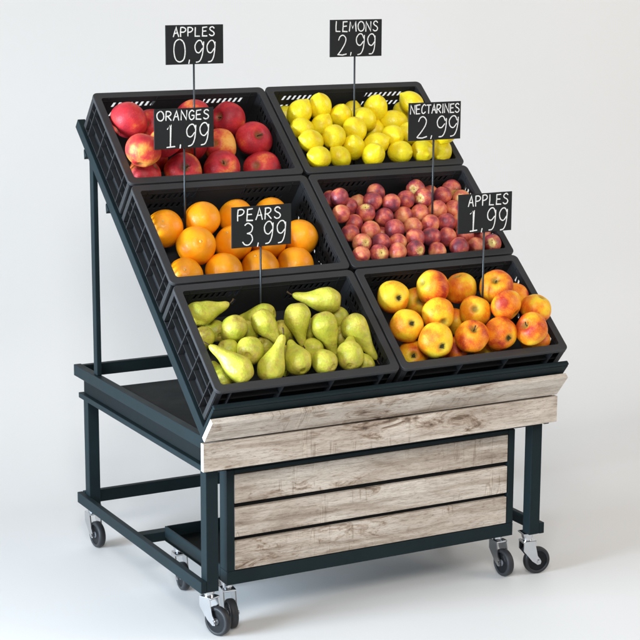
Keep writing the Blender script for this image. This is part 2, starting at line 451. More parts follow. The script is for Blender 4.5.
# ------------------------------------------------------------------ the roll-out cart under it
cart = thing('rolling_cart', 'low rolling cart with three grey wood planks parked under the stand', 'cart')
x0, x1, y0 = .0643, .7397, .0215
def cpart(*a, **kw): return part(*a, parent=cart, **kw)
cpart('frame_post', [(x0, x0+.0160, y0, y0+.034, .1240, .3310)]); cpart('frame_post', [(x1-.0160, x1, y0, y0+.034, .1240, .3310)])
cpart('frame_rail', [(x0, x1, y0, y0+.034, .0957, .1238)]); cpart('frame_rail', [(x0+.0162, x1-.0162, y0, y0+.034, .3225, .3310)])
cpart('backing_panel', [(x0+.0162, x1-.0162, y0+.010, y0+.018, .1240, .3223)], material='gap', bev=0)
for z0_, z1_ in ((.1257, .1840), (.1933, .2517), (.2622, .3209)):
    plank('plank', (.0808+.7216)/2, y0+.0045, (z0_+z1_)/2, .6408, .0095, z1_-z0_, cart)
cpart('tray', [(x0+.002, x1-.002, y0+.0342, .331, .0985, .1035)], material='plate')
cpart('tray_side', [(x0, x0+.004, y0+.0342, .331, .1036, .1290)]); cpart('tray_side', [(x1-.004, x1, y0+.0342, .331, .1036, .1290)])
cpart('tray_back', [(x0+.0042, x1-.0042, .327, .331, .1036, .1290)])
cpart('tray_rail', [(x0, x0+.012, y0+.0342, .331, .0955, .0984)]); cpart('tray_rail', [(x1-.012, x1, y0+.0342, .331, .0955, .0984)])
for (x, y, yaw) in ((.083, .062, R(-98)), (.731, .064, R(-88)), (.086, .306, R(-95)), (.722, .303, R(-70))):
    caster(cart, x, y, .0953, yaw)

# ------------------------------------------------------------------ crates
def rr_loop(x0, x1, y0, y1, r, n=6):
    pts = []
    for cx, cy, a0 in ((x1-r, y1-r, 0), (x0+r, y1-r, 90), (x0+r, y0+r, 180), (x1-r, y0+r, 270)):
        for i in range(n+1):
            a = R(a0 + 90*i/n); pts.append((cx+r*math.cos(a), cy+r*math.sin(a)))
    return pts

def wall_sheet(length, height, groups, rows, inset_fn):
    """flat wall in (s, h): real slots are left out of the faces. Returns list of quads [(s,h)*4]"""
    quads = []; hs = [0.0]
    for a, b_ in rows: hs += [a, b_]
    hs.append(-height)
    sl = .0045                                              # lean of a slot
    for i in range(len(hs)-1):
        t, b0 = hs[i], hs[i+1]
        if (t, b0) in rows:
            xs = []
            for g0, n_, pitch, w in groups:
                for q in range(n_): xs += [g0+q*pitch, g0+q*pitch+w]
            edges = [0] + xs + [length]
            for q in range(0, len(edges), 2):
                a, c_ = edges[q], edges[q+1]
                at = a + (sl if a else 0); ct = c_ + (sl if c_ < length else 0)
                quads.append([(a, b0), (c_, b0), (ct, t), (at, t)])
        else:
            quads.append([(0, b0), (length, b0), (length, t), (0, t)])
    return quads

HC = .0945
def make_crate(label):
    c = thing('fruit_crate', label, 'crate', BED.copy(), 'black plastic fruit crates')
    # rim: flat flange with rolled outer edge
    bm = bmesh.new(); n = 6
    loops = [(rr_loop(.0150, CW-.0150, .0150, CD-.0150, .006, n), -.0060), (rr_loop(.0152, CW-.0152, .0152, CD-.0152, .006, n), -.0008), (rr_loop(.0160, CW-.0160, .0160, CD-.0160, .006, n), 0),
             (rr_loop(.0012, CW-.0012, .0012, CD-.0012, .0105, n), 0), (rr_loop(.0003, CW-.0003, .0003, CD-.0003, .0115, n), -.0005), (rr_loop(0, CW, 0, CD, .0115, n), -.0014),
             (rr_loop(0, CW, 0, CD, .0115, n), -.0068), (rr_loop(.0022, CW-.0022, .0022, CD-.0022, .0095, n), -.0068), (rr_loop(.0026, CW-.0026, .0026, CD-.0026, .0095, n), -.0030), (rr_loop(.0128, CW-.0128, .0128, CD-.0128, .006, n), -.0030)]
    vs = [[bm.verts.new((x, y, h)) for x, y in L] for L, h in loops]
    for a, b_ in zip(vs, vs[1:]):
        for i in range(len(a)): bm.faces.new((a[i], a[(i+1) % len(a)], b_[(i+1) % len(a)], b_[i]))
    bmesh.ops.recalc_face_normals(bm, faces=bm.faces)
    rim = obj('rim', bm, M['rim'], c, False)
    # walls: perforated sheets with a real thickness, stiffened by ribs outside
    I0, I1 = .0140, .0175
    rowsL = [(-.0118, -.0250), (-.0380, -.0510)]
    for side in ('front', 'back', 'left', 'right'):
        long_ = side in ('front', 'back'); full = CW if long_ else CD
        L = full - 2*.0135
        gr = [(.030, 8, .0127, .0070), (L-.030-8*.0127-.004, 8, .0127, .0070)] if long_ else [(.024, 6, .0127, .0070), (L-.024-6*.0127-.004, 6, .0127, .0070)]
        if side == 'front': gr = []
        rows = rowsL if long_ else rowsL + [(-.0620, -.0730)]
        if side == 'front': rows = []
        q = wall_sheet(L, HC-.004, gr, rows, None)
        def pos(s, h, d=0):
            ins = I0 + (I1-I0)*(-h/HC) + d; a = .0135 + s
            return {'front': (a, ins, h), 'back': (a, CD-ins, h), 'left': (ins, a, h), 'right': (CW-ins, a, h)}[side]
        bm = bmesh.new(); th = .0016; cache = {}
        def vert(s, h, d):
            key = (round(s, 5), round(h, 5), d)
            if key not in cache: cache[key] = bm.verts.new(pos(s, h, d))
            return cache[key]
        edges = {}
        for qd in q:
            for d in (0, th):
                vv = [vert(s, h-.003, d) for s, h in qd]
                f = bm.faces.new(vv)
            for i in range(4):
                a, b_ = qd[i], qd[(i+1) % 4]
                if abs(a[1]-b_[1]) > 1e-6:                  # slot sides
                    bm.faces.new([vert(a[0], a[1]-.003, 0), vert(b_[0], b_[1]-.003, 0), vert(b_[0], b_[1]-.003, th), vert(a[0], a[1]-.003, th)])
        for g0, n_, pitch, w in gr:                          # slot heads and sills
            for t, b0 in rows:
                for i in range(n_):
                    for h, o_ in ((t, .0045), (b0, 0)):
                        s0, s1 = g0+i*pitch+o_, g0+i*pitch+w+o_
                        bm.faces.new([bm.verts.new(pos(s0, h-.003, 0)), bm.verts.new(pos(s1, h-.003, 0)), bm.verts.new(pos(s1, h-.003, th)), bm.verts.new(pos(s0, h-.003, th))])
        bmesh.ops.recalc_face_normals(bm, faces=bm.faces)
        # ribs
        def rb(s0, s1, h0, h1, proj):
            a0, a1 = s0, s1
            o0, o1 = .0138 - proj, .0158 + .0012
            if side == 'front': box(bm, a0, a1, o0, o1, h0, h1)
            elif side == 'back': box(bm, a0, a1, CD-o1, CD-o0, h0, h1)
            elif side == 'left': box(bm, o0, o1, a0, a1, h0, h1)
            else: box(bm, CW-o1, CW-o0, a0, a1, h0, h1)
        vr = (.035, .145, .255, .365) if long_ else (.035, .0990, .1630, .2271)
        e = .0040 if long_ else .0041
        rb(e, full-e, -.0118, -.0100, .0112)                 # ledges under the rim
        if side in ('front', 'left'): rb(e+.0004, full-e-.0004, -.0352, -.0336, .0088)
        rb(e+.0003, full-e-.0003, -.0935, -.0915, .0100)     # foot ledge
        for s in vr: rb(s-.0010, s+.0010, -.0913, -.0031, .0118)
        if side == 'left':                                   # half-height stiffeners between uprights
            for a, b_ in zip(vr, vr[1:]): rb(a+.0012, b_-.0012, -.0600, -.0586, .0092)
            rb(e+.003, vr[0]-.0012, -.0602, -.0588, .0092); rb(vr[3]+.0012, full-e-.003, -.0602, -.0588, .0092)
        obj(side + '_wall' if side in ('front', 'back') else 'side_wall', bm, M['plastic'], c)
    # corner posts
    for cx in (0, 1):
        for cy in (0, 1):
            bm = bmesh.new()
            xa, xb = (.0022, .0150) if cx == 0 else (CW-.0150, CW-.0022); ya, yb = (.0022, .0150) if cy == 0 else (CD-.0150, CD-.0022)
            # angle section, butted at the corner
            if cx == 0: box(bm, .0030, .0046, ya+.0018 if cy == 0 else ya, yb if cy == 0 else yb-.0018, -.0925, -.0032)
            else: box(bm, CW-.0046, CW-.0030, ya+.0018 if cy == 0 else ya, yb if cy == 0 else yb-.0018, -.0925, -.0032)
            lo, hi = (.0047, .0165) if cx == 0 else (CW-.0165, CW-.0047)
            if cy == 0: box(bm, lo, hi, .0030, .0046, -.0926, -.0033)
            else: box(bm, lo, hi, CD-.0046, CD-.0030, -.0926, -.0033)
            # web that closes the corner against the wall ends
            wl, wh = (.0048, .0172) if cx == 0 else (CW-.0172, CW-.0048)
            if cy == 0: box(bm, wl, wh, .0136, .0150, -.0922, -.0034)
            else: box(bm, wl, wh, CD-.0150, CD-.0136, -.0922, -.0034)
            obj('corner_post', bm, M['plastic'], c)
    bm = bmesh.new(); box(bm, .0165, CW-.0165, .0165, CD-.0165, -.0940, -.0905, 0); obj('bottom', bm, M['plastic'], c)
    return c

CR = {}
names = {(0, 2): 'black plastic crate of red apples, upper left of the display', (1, 2): 'black plastic crate full of lemons, upper right of the display',
         (0, 1): 'black plastic crate of oranges, middle left of the display', (1, 1): 'black plastic crate full of nectarines, middle right of the display',
         (0, 0): 'black plastic crate of green pears, lowest on the left', (1, 0): 'black plastic crate of striped yellow apples, lowest on the right'}
first = None
for (cx, cy), lb in names.items():
    mt = Matrix.Translation(bed(cx*(CW+GAP), cy*(CD+GAP), 0)) @ Matrix.Rotation(TILT, 4, 'X')
    if first is None:
        first = make_crate(lb); first.matrix_world = mt; CR[(cx, cy)] = first
    else: CR[(cx, cy)] = dup(first, mt, lb)

# ------------------------------------------------------------------ fruit
DATA = {
'red': [
((0.059, 0.1824, -0.0048),0.041,None,None,0,0.0,-0.15,0.056,0.178,0,0),
((0.1246, 0.1971, -0.0399),0.0369,None,None,0,0.6,-0.10,0.101,0.159,0,0),
((0.2139, 0.1954, -0.0164),0.0385,None,None,0,0.0,0.00,0.204,0.179,0,0),
((0.0433, 0.0638, 0.0284),0.0374,None,None,0,0.0,0.47,0.059,0.09,0,0),
((0.1023, 0.117, -0.0528),0.0352,None,None,0,1.0,-0.10,0.072,0.068,0,0),
((0.064, 0.0592, -0.0409),0.0369,None,None,0,0.0,0.30,0.041,0.022,0,0),
((0.1475, 0.0574, -0.035),0.0394,(-0.21, -0.42, 0.88),None,0,0.0,0.25,0.127,0.026,1,0),
((0.1849, 0.1271, -0.0239),0.038,None,None,0,0.6,0.00,0.17,0.105,0,0),
((0.3072, 0.2048, -0.0405),0.0395,(-0.89, -0.05, 0.46),None,0,0.0,-0.20,0.281,0.166,1,0),
((0.2583, 0.1296, -0.0405),0.0382,None,None,0,0.0,0.56,0.233,0.092,0,0),
((0.3408, 0.1361, -0.032),0.04,(-0.05, -0.42, 0.91),None,0,0.0,-0.25,0.319,0.106,1,0),
((0.2363, 0.0574, -0.0344),0.0394,(-0.12, -0.26, 0.96),None,0,0.0,0.20,0.215,0.026,1,0),
((0.3357, 0.0589, -0.047),0.0413,None,None,0,0.0,-0.25,0.304,0.014,0,0),
((0.1101, 0.0998, 0.0148),0.0367,None,None,0,0.7,0.00,0.119,0.114,0,0)],
'lemon': [
((0.0644, 0.192, -0.0144),0.0269,None,None,0,0.0,0.00,0.054,0.178,0,0),
((0.1183, 0.2023, -0.0095),0.0271,(-0.29, 0.26, 0.92),None,0,0.0,0.00,0.111,0.193,1,0),
((0.163, 0.1776, -0.0156),0.0257,(-0.08, 0.15, 0.99),None,0,0.0,0.00,0.151,0.163,1,0),
((0.1071, 0.1557, -0.0225),0.0238,None,None,0,0.3,0.00,0.09,0.134,0,0),
((0.0507, 0.1431, -0.0148),0.0253,(-0.95, -0.06, 0.32),None,0,0.2,0.00,0.04,0.129,1,0),
((0.0504, 0.0948, -0.004),0.0256,(-0.95, 0.18, 0.27),None,0,0.0,0.00,0.047,0.091,1,0),
((0.111, 0.1049, -0.0046),0.0268,(-0.54, -0.84, 0.0),None,0,0.0,0.00,0.108,0.1,1,0),
((0.0496, 0.0454, -0.003),0.025,(-0.96, 0.11, 0.27),None,0,0.0,0.00,0.047,0.043,1,0),
((0.1069, 0.0516, -0.012),0.0235,None,None,0,0.0,0.00,0.098,0.041,0,0),
((0.1747, 0.1277, -0.0083),0.0261,None,None,0,0.0,0.00,0.168,0.12,0,0),
((0.155, 0.0819, -0.0171),0.0258,(-0.3, 0.15, 0.94),None,0,0.0,0.00,0.142,0.066,1,0),
((0.2127, 0.1625, -0.0143),0.0272,None,None,0,0.0,0.00,0.201,0.149,0,0),
((0.2093, 0.2066, -0.0343),0.0223,None,None,0,0.6,0.00,0.183,0.173,0,0),
((0.2565, 0.1928, -0.0126),0.0275,(-0.05, 0.16, 0.99),None,0,0.0,0.00,0.247,0.18,1,0),
((0.2971, 0.1615, -0.0262),0.0274,None,None,0,0.0,0.00,0.276,0.137,0,0),
((0.3514, 0.1979, -0.0048),0.025,None,None,0,0.1,0.00,0.347,0.193,0,0),
((0.2127, 0.0856, -0.0143),0.0256,None,None,0,0.1,0.00,0.202,0.072,0,0),
((0.2497, 0.1521, -0.0455),0.0234,None,None,0,0.8,0.00,0.214,0.109,0,0),
((0.2601, 0.1027, -0.0099),0.0263,(-0.06, -0.73, 0.68),None,0,0.0,0.00,0.252,0.093,1,0),
((0.1836, 0.0436, -0.0027),0.0254,(0.03, -0.19, 0.98),None,0,0.0,0.00,0.181,0.041,1,0),
((0.2568, 0.0519, -0.0079),0.0261,(0.4, -0.65, 0.65),None,0,0.0,0.00,0.25,0.045,1,0),
((0.307, 0.0438, 0.0007),0.0253,(-0.06, -0.86, 0.51),None,0,0.0,0.00,0.308,0.044,1,0),
((0.3568, 0.0439, -0.003),0.0259,(-0.63, -0.73, 0.25),None,0,0.0,0.00,0.36,0.044,1,0),
((0.3108, 0.1098, -0.0119),0.0264,None,None,0,0.0,0.00,0.301,0.099,0,0),
((0.3558, 0.212, -0.0508),0.0245,None,None,0,0.8,0.00,0.314,0.163,0,0),
((0.3578, 0.1021, -0.0319),0.0248,None,None,0,0.7,0.00,0.335,0.074,0,0),
((0.3537, 0.1114, 0.0158),0.0262,None,None,0,0.2,0.00,0.366,0.125,0,0),
((0.3648, 0.0673, 0.0389),0.0262,None,None,0,0.2,0.00,0.396,0.101,0,0),
((0.0519, 0.2211, -0.0512),0.023,None,None,0,0.9,0.00,0.016,0.172,0,0)],
'orange': [
((0.0567, 0.1765, -0.0406),0.0387,(-0.39, -0.19, 0.9),None,0,0.0,0.00,0.034,0.142,1,0),
((0.1373, 0.1798, -0.0249),0.037,None,None,0,0.0,0.00,0.123,0.158,0,0),
((0.1011, 0.114, -0.0283),0.0401,(-0.13, -0.44, 0.89),None,0,0.0,0.00,0.085,0.09,1,0),
((0.0605, 0.0541, -0.0447),0.036,(-0.36, -0.27, 0.89),None,0,0.0,0.00,0.036,0.018,1,0),
((0.1485, 0.0571, -0.0473),0.0389,None,None,0,0.0,0.00,0.12,0.02,0,0),
((0.2201, 0.1882, -0.0361),0.038,None,None,0,0.0,0.00,0.198,0.157,0,0),
((0.189, 0.1205, -0.039),0.0385,(-0.53, 0.21, 0.82),None,0,0.0,0.00,0.165,0.088,1,0),
((0.3001, 0.1877, -0.0373),0.0379,None,None,0,0.0,0.00,0.276,0.156,0,0),
((0.3439, 0.1222, -0.039),0.0384,None,None,0,0.0,0.00,0.319,0.089,0,0),
((0.3087, 0.0566, -0.0461),0.0386,None,None,0,0.0,0.00,0.279,0.02,0,0),
((0.2285, 0.0569, -0.0457),0.0389,(-0.47, 0.23, 0.85),None,0,0.0,0.00,0.2,0.02,1,0),
((0.2692, 0.1201, -0.0411),0.0384,None,None,0,0.0,0.00,0.243,0.086,0,0)],
'nect': [
((0.0525, 0.1974, -0.006),0.0201,None,None,0,0.0,-0.10,0.048,0.192,0,0),
((0.0521, 0.2206, -0.0362),0.0185,None,None,0,0.4,-0.15,0.026,0.189,0,0),
((0.0815, 0.1907, -0.0308),0.0196,None,None,0,0.0,-0.20,0.059,0.164,0,0),
((0.1209, 0.214, -0.048),0.019,None,None,0,0.7,0.50,0.085,0.173,0,0),
((0.0426, 0.1578, -0.0136),0.02,None,None,0,0.0,0.35,0.033,0.146,0,0),
((0.0744, 0.1438, -0.0301),0.0195,None,None,0,0.3,0.45,0.053,0.118,0,0),
((0.1081, 0.162, -0.0218),0.0208,(-0.33, 0.21, 0.92),None,0,0.0,0.20,0.092,0.143,1,1),
((0.1617, 0.2224, -0.028),0.0204,None,None,0,0.0,-0.20,0.14,0.198,0,0),
((0.1365, 0.1915, -0.0197),0.0214,None,None,0,0.0,-0.35,0.122,0.174,0,0),
((0.1757, 0.1788, -0.0152),0.0203,None,None,0,0.0,-0.30,0.164,0.164,0,0),
((0.1501, 0.1504, -0.0269),0.021,None,None,0,0.0,-0.10,0.129,0.127,0,0),
((0.0999, 0.1142, -0.024),0.0213,None,None,0,0.0,0.40,0.082,0.094,0,0),
((0.0507, 0.1133, -0.0264),0.0202,None,None,0,0.0,0.15,0.032,0.091,0,0),
((0.0596, 0.0755, -0.0168),0.0209,(0.0, -0.58, 0.81),None,0,0.0,0.40,0.047,0.062,1,1),
((0.1061, 0.0745, -0.0186),0.0203,None,None,0,0.0,-0.09,0.092,0.059,0,0),
((0.041, 0.041, -0.0122),0.0196,None,None,0,0.0,0.26,0.032,0.031,0,0),
((0.0848, 0.0414, -0.0134),0.0204,(-0.14, -0.57, 0.81),None,0,0.0,0.21,0.075,0.031,1,1),
((0.1262, 0.0378, -0.009),0.0199,None,None,0,0.0,0.50,0.119,0.031,0,0),
((0.1448, 0.07, -0.0179),0.0195,None,None,0,0.1,0.35,0.131,0.055,0,0),
((0.155, 0.1092, -0.0205),0.0223,None,None,0,0.0,-0.30,0.139,0.092,0,0),
((0.2009, 0.1534, -0.0301),0.0207,None,None,0,0.0,0.45,0.178,0.129,0,0),
((0.2176, 0.1888, -0.019),0.0209,None,None,0,0.0,-0.35,0.203,0.172,0,0),
((0.145, 0.1284, -0.0567),0.0182,None,None,0,0.9,0.50,0.103,0.083,0,0),
((0.2622, 0.2234, -0.0269),0.0216,(-0.7, -0.47, 0.54),None,0,0.0,0.23,0.241,0.204,1,1),
((0.2584, 0.1854, -0.0134),0.0215,(-0.79, -0.4, 0.47),None,0,0.0,0.10,0.246,0.171,1,1),
((0.3162, 0.1956, -0.0226),0.0207,None,None,0,0.0,-0.40,0.298,0.176,0,0),
((0.3565, 0.2222, -0.0344),0.0224,(-0.09, -0.92, 0.38),None,0,0.0,0.10,0.328,0.194,1,1),
((0.3098, 0.2251, -0.0467),0.019,None,None,0,0.8,0.40,0.272,0.185,0,0),
((0.2415, 0.1531, -0.0273),0.0215,None,None,0,0.0,0.30,0.222,0.132,0,0),
((0.287, 0.1579, -0.0252),0.0219,None,None,0,0.0,0.30,0.266,0.137,0,0),
((0.3292, 0.1568, -0.0279),0.0217,None,None,0,0.0,0.30,0.308,0.134,0,0),
((0.2465, 0.115, -0.0187),0.0208,None,None,0,0.0,0.25,0.231,0.099,0,0),
((0.2874, 0.1157, -0.02),0.0213,None,None,0,0.0,0.15,0.271,0.098,0,0),
((0.2031, 0.1135, -0.0224),0.0206,None,None,0,0.1,0.40,0.186,0.095,0,0),
((0.1882, 0.075, -0.0153),0.0223,None,None,0,0.0,-0.35,0.177,0.062,0,0),
((0.2306, 0.0779, -0.0187),0.0222,None,None,0,0.0,-0.15,0.216,0.063,0,0),
((0.2728, 0.0776, -0.0226),0.0212,None,None,0,0.0,0.40,0.255,0.059,0,0),
((0.1697, 0.0386, -0.0088),0.0206,(0.14, -0.71, 0.68),None,0,0.0,-0.15,0.163,0.032,1,1),
((0.228, 0.0381, -0.0189),0.0201,None,None,0,0.0,0.24,0.213,0.024,0,0),
((0.2809, 0.0391, -0.0122),0.0211,None,None,0,0.0,-0.20,0.271,0.03,0,0),
((0.3217, 0.0383, -0.0124),0.0203,None,None,0,0.0,0.30,0.311,0.029,0,0),
((0.316, 0.077, -0.0213),0.0211,None,None,0,0.0,0.40,0.299,0.06,0,0),
((0.3611, 0.0759, -0.0249),0.0209,None,None,0,0.0,0.25,0.34,0.056,0,0),
((0.3616, 0.0387, -0.0082),0.0209,(-0.48, -0.51, 0.72),None,0,0.0,0.30,0.357,0.032,1,1),
((0.3597, 0.1828, -0.0231),0.0208,(-0.63, -0.36, 0.69),None,0,0.2,0.45,0.339,0.163,1,1),
((0.3559, 0.1367, -0.0044),0.0212,None,None,0,0.1,-0.05,0.35,0.132,0,0),
((0.3277, 0.1159, -0.0244),0.021,None,None,0,0.2,0.50,0.308,0.097,0,0),
((0.3418, 0.0861, 0.0097),0.0211,None,None,0,0.2,-0.18,0.35,0.094,0,0)],
'striped': [
((0.0663, 0.1886, -0.012),0.0348,(-0.11, -0.66, 0.74),None,0,0.0,0.35,0.058,0.179,1,0),
((0.1453, 0.2045, -0.0561),0.0319,None,None,0,1.0,-0.70,0.103,0.162,0,0),
((0.152, 0.1893, 0.0083),0.0364,None,None,0,0.0,-0.10,0.158,0.196,0,0),
((0.2323, 0.1957, -0.012),0.0356,None,None,0,0.0,0.20,0.223,0.187,0,0),
((0.0635, 0.1134, -0.0106),0.0345,(-0.11, -0.49, 0.87),None,0,0.0,0.30,0.056,0.105,1,0),
((0.1367, 0.1216, 0.0034),0.0349,None,None,0,0.0,0.25,0.139,0.124,0,0),
((0.1016, 0.0575, 0.0034),0.0365,(-0.1, -0.87, 0.48),None,0,0.0,0.25,0.104,0.06,1,0),
((0.0774, 0.072, -0.057),0.031,(-0.44, -0.56, 0.7),None,0,1.0,-0.60,0.036,0.032,1,0),
((0.2272, 0.122, 0.0002),0.0332,None,None,0,0.0,0.15,0.228,0.122,0,0),
((0.2955, 0.1687, 0.0151),0.0364,(-0.46, -0.03, 0.89),None,0,0.1,0.00,0.309,0.178,1,0),
((0.2808, 0.1059, 0.0326),0.0336,None,None,0,0.0,0.00,0.305,0.128,0,0),
((0.3573, 0.0984, 0.0204),0.0327,None,None,0,0.0,0.10,0.375,0.113,0,0),
((0.3151, 0.0421, 0.0272),0.0346,(-0.84, 0.09, 0.54),None,0,0.0,-0.25,0.334,0.061,1,0),
((0.2531, 0.0529, 0.0075),0.0358,(0.03, -0.84, 0.55),None,0,0.0,0.00,0.264,0.061,1,0),
((0.1828, 0.0542, 0.0087),0.0354,(-0.2, -0.02, 0.98),None,0,0.0,-0.05,0.19,0.06,1,0),
((0.3511, 0.1613, -0.0178),0.0317,None,None,0,1.0,-0.80,0.34,0.149,0,0),
((0.2538, 0.0644, -0.0563),0.0307,None,None,0,1.0,-0.70,0.209,0.025,0,0),
((0.172, 0.0661, -0.055),0.0304,None,None,0,1.0,-0.70,0.13,0.028,0,0),
((0.3513, 0.0497, -0.0243),0.0312,None,None,0,1.0,-0.60,0.334,0.033,0,0),
((0.2128, 0.1429, -0.0571),0.0308,None,None,0,1.0,-0.70,0.169,0.101,0,0)],
'pear': [
((0.0442, 0.2051, -0.0239),0.0262,(0.95, -0.04, 0.31),0.0633,0,0.0,0.00,0.031,0.187,1,0),
((0.1806, 0.1898, -0.0281),0.024,(-0.72, 0.41, -0.56),0.0568,0,0.35,0.00,0.164,0.169,0,0),
((0.0982, 0.154, -0.0126),0.026,(-0.23, -0.1, -0.97),0.056,0,0.0,0.00,0.091,0.145,0,0),
((0.1578, 0.1566, -0.0032),0.0241,(0.43, -0.84, -0.34),0.0606,0,0.0,0.00,0.156,0.154,0,0),
((0.1066, 0.091, -0.0068),0.027,(0.62, 0.69, -0.39),0.0581,0,0.1,0.00,0.103,0.086,0,0),
((0.0663, 0.0447, -0.0033),0.0267,(-0.57, 0.79, 0.22),0.0761,0,0.0,0.00,0.064,0.042,1,0),
((0.133, 0.0459, -0.0114),0.0269,(0.42, 0.57, 0.7),0.0717,0,0.0,0.00,0.126,0.038,1,0),
((0.0396, 0.1553, -0.033),0.0211,(-0.01, -0.28, -0.96),0.0454,0,0.6,0.00,0.021,0.131,0,0),
((0.0825, 0.1841, -0.0564),0.0222,(0.0, 0.9, -0.44),0.0478,0,0.7,0.00,0.051,0.142,0,0),
((0.0459, 0.058, -0.0448),0.0227,(-0.08, 1.0, -0.06),0.0488,0,0.5,0.00,0.021,0.027,1,0),
((0.2129, 0.1588, -0.0451),0.0216,(0.63, -0.41, -0.66),0.0464,0,0.7,0.00,0.185,0.125,0,0),
((0.1355, 0.1633, -0.0421),0.0224,(0.65, -0.27, -0.7),0.0481,0,0.8,0.00,0.111,0.132,0,0),
((0.3181, 0.1925, -0.0048),0.0268,(-0.87, 0.42, -0.25),0.0728,0,0.0,0.00,0.315,0.189,1,0),
((0.2358, 0.1618, -0.0038),0.0262,(0.02, -0.81, -0.59),0.0651,0,0.0,0.00,0.235,0.158,0,0),
((0.2838, 0.133, -0.0045),0.027,(0.19, -0.84, -0.5),0.0689,0,0.0,0.00,0.281,0.13,0,0),
((0.3458, 0.1197, -0.0035),0.0264,(0.4, -0.84, -0.37),0.0796,0,0.0,0.00,0.343,0.117,1,0),
((0.1961, 0.0538, -0.0075),0.0268,(0.01, 1.0, -0.1),0.0576,0,0.0,0.00,0.191,0.049,0,0),
((0.2482, 0.0425, -0.003),0.0246,(-0.32, 0.87, -0.37),0.0529,0,0.0,0.00,0.246,0.041,0,0),
((0.3053, 0.0477, -0.0021),0.0276,(0.4, 0.91, -0.07),0.0593,0,0.0,0.00,0.304,0.046,0,0),
((0.3446, 0.1739, -0.0404),0.0226,(0.45, -0.44, -0.78),0.0486,0,0.6,0.00,0.318,0.144,0,0),
((0.2745, 0.1569, -0.0455),0.0223,(0.17, -0.37, -0.91),0.048,0,0.8,0.00,0.247,0.118,0,0),
((0.3459, 0.0432, -0.0304),0.0216,(-0.21, 0.97, -0.16),0.0465,0,0.5,0.00,0.325,0.022,0,0),
((0.2967, 0.1238, -0.0639),0.0216,(0.25, 0.9, -0.37),0.0465,0,0.9,0.00,0.253,0.082,1,0),
((0.2004, 0.0963, -0.0445),0.0213,(0.05, -0.31, -0.95),0.0459,0,0.8,0.00,0.173,0.065,0,0),
((0.0762, 0.1169, -0.0313),0.0211,(0.81, -0.12, -0.58),0.0454,0,0.85,0.00,0.058,0.094,0,0),
((0.1671, 0.1275, -0.0467),0.0213,(0.66, -0.09, -0.75),0.0459,0,0.9,0.00,0.139,0.094,0,0),
((0.2542, 0.0965, -0.0337),0.0215,(0.27, 0.91, -0.31),0.0463,0,0.9,0.00,0.232,0.074,0,0),
((0.335, 0.1289, -0.0483),0.0218,(0.52, -0.11, -0.85),0.0469,0,0.85,0.00,0.302,0.093,0,0)],
}

def mesh_of(bm, name):
    me = bpy.data.meshes.new(name); bmesh.ops.recalc_face_normals(bm, faces=bm.faces); bm.to_mesh(me); bm.free()
    for p in me.polygons: p.use_smooth = True
    return me

def wob(seed, amp, freq=1.1):
    off = Vector((seed*13.7, seed*7.1, seed*3.3))
    return lambda v: 1 + amp*noise.noise(v*freq + off)

def apple_mesh(seed):
    rnd = random.Random(seed); bm = bmesh.new(); prof = []; hgt = .86 + .05*rnd.random()
    for i in range(33):
        f = math.pi*i/32; r = max(0, math.sin(f))**.92; z = hgt*math.cos(f)
        r *= 1 + .05*math.cos(f)
        z -= .34*math.exp(-(r/.25)**2)*(1 if f < 1.57 else 0); z += .20*math.exp(-(r/.22)**2)*(1 if f > 1.57 else 0)
        prof.append((r if 0 < i < 32 else 0, z))
    w = wob(seed, .09); ph = rnd.random()*6
    def fn(v, a):
        s = w(v); lob = 1 + .018*math.cos(5*a+ph)*min(1, max(0, .4-v.z))
        return Vector((v.x*s*lob, v.y*s*lob, v.z*(1+(s-1)*.6)))
    lathe(bm, prof, 40, fn); return mesh_of(bm, 'apple_body')

def orange_mesh(seed):
    bm = bmesh.new(); prof = []
    for i in range(29):
        f = math.pi*i/28; r = max(0, math.sin(f)); z = .965*math.cos(f)
        z -= .05*math.exp(-(r/.16)**2)*(1 if f < 1.57 else 0)
        prof.append((r if 0 < i < 28 else 0, z))
    w = wob(seed, .035, 1.4); lathe(bm, prof, 36, lambda v, a: v*w(v)); return mesh_of(bm, 'orange_body')

def lemon_mesh(seed):
    rnd = random.Random(seed); bm = bmesh.new(); prof = []; el = 1.12 + .14*rnd.random()
    for i in range(33):
        f = math.pi*i/32; r = max(0, math.sin(f))**1.02; z = el*math.cos(f)
        if f < 1.57: z += .17*math.exp(-(r/.20)**2) - .02*math.exp(-(r/.06)**2)
        else: z -= .07*math.exp(-(r/.18)**2)
        prof.append((r if 0 < i < 32 else 0, z))
    w = wob(seed, .06, .9); lathe(bm, prof, 32, lambda v, a: Vector((v.x*w(v), v.y*w(v), v.z))); return mesh_of(bm, 'lemon_body')

def nectarine_mesh(seed):
    bm = bmesh.new(); prof = []
    for i in range(27):
        f = math.pi*i/26; r = max(0, math.sin(f))**.97; z = .95*math.cos(f)
        if f < 1.57: z -= .20*math.exp(-(r/.20)**2)
        else: z -= .03*math.exp(-(r/.12)**2)
        prof.append((r if 0 < i < 26 else 0, z))
    w = wob(seed, .06, 1.2)
    def fn(v, a):
        s = w(v); da = math.atan2(math.sin(a), math.cos(a)); cr = 1 - .055*math.exp(-(da/.16)**2)*max(0, min(1, v.z+.7))
        return Vector((v.x*s*cr, v.y*s*cr, v.z*s))
    lathe(bm, prof, 36, fn); return mesh_of(bm, 'nectarine_body')

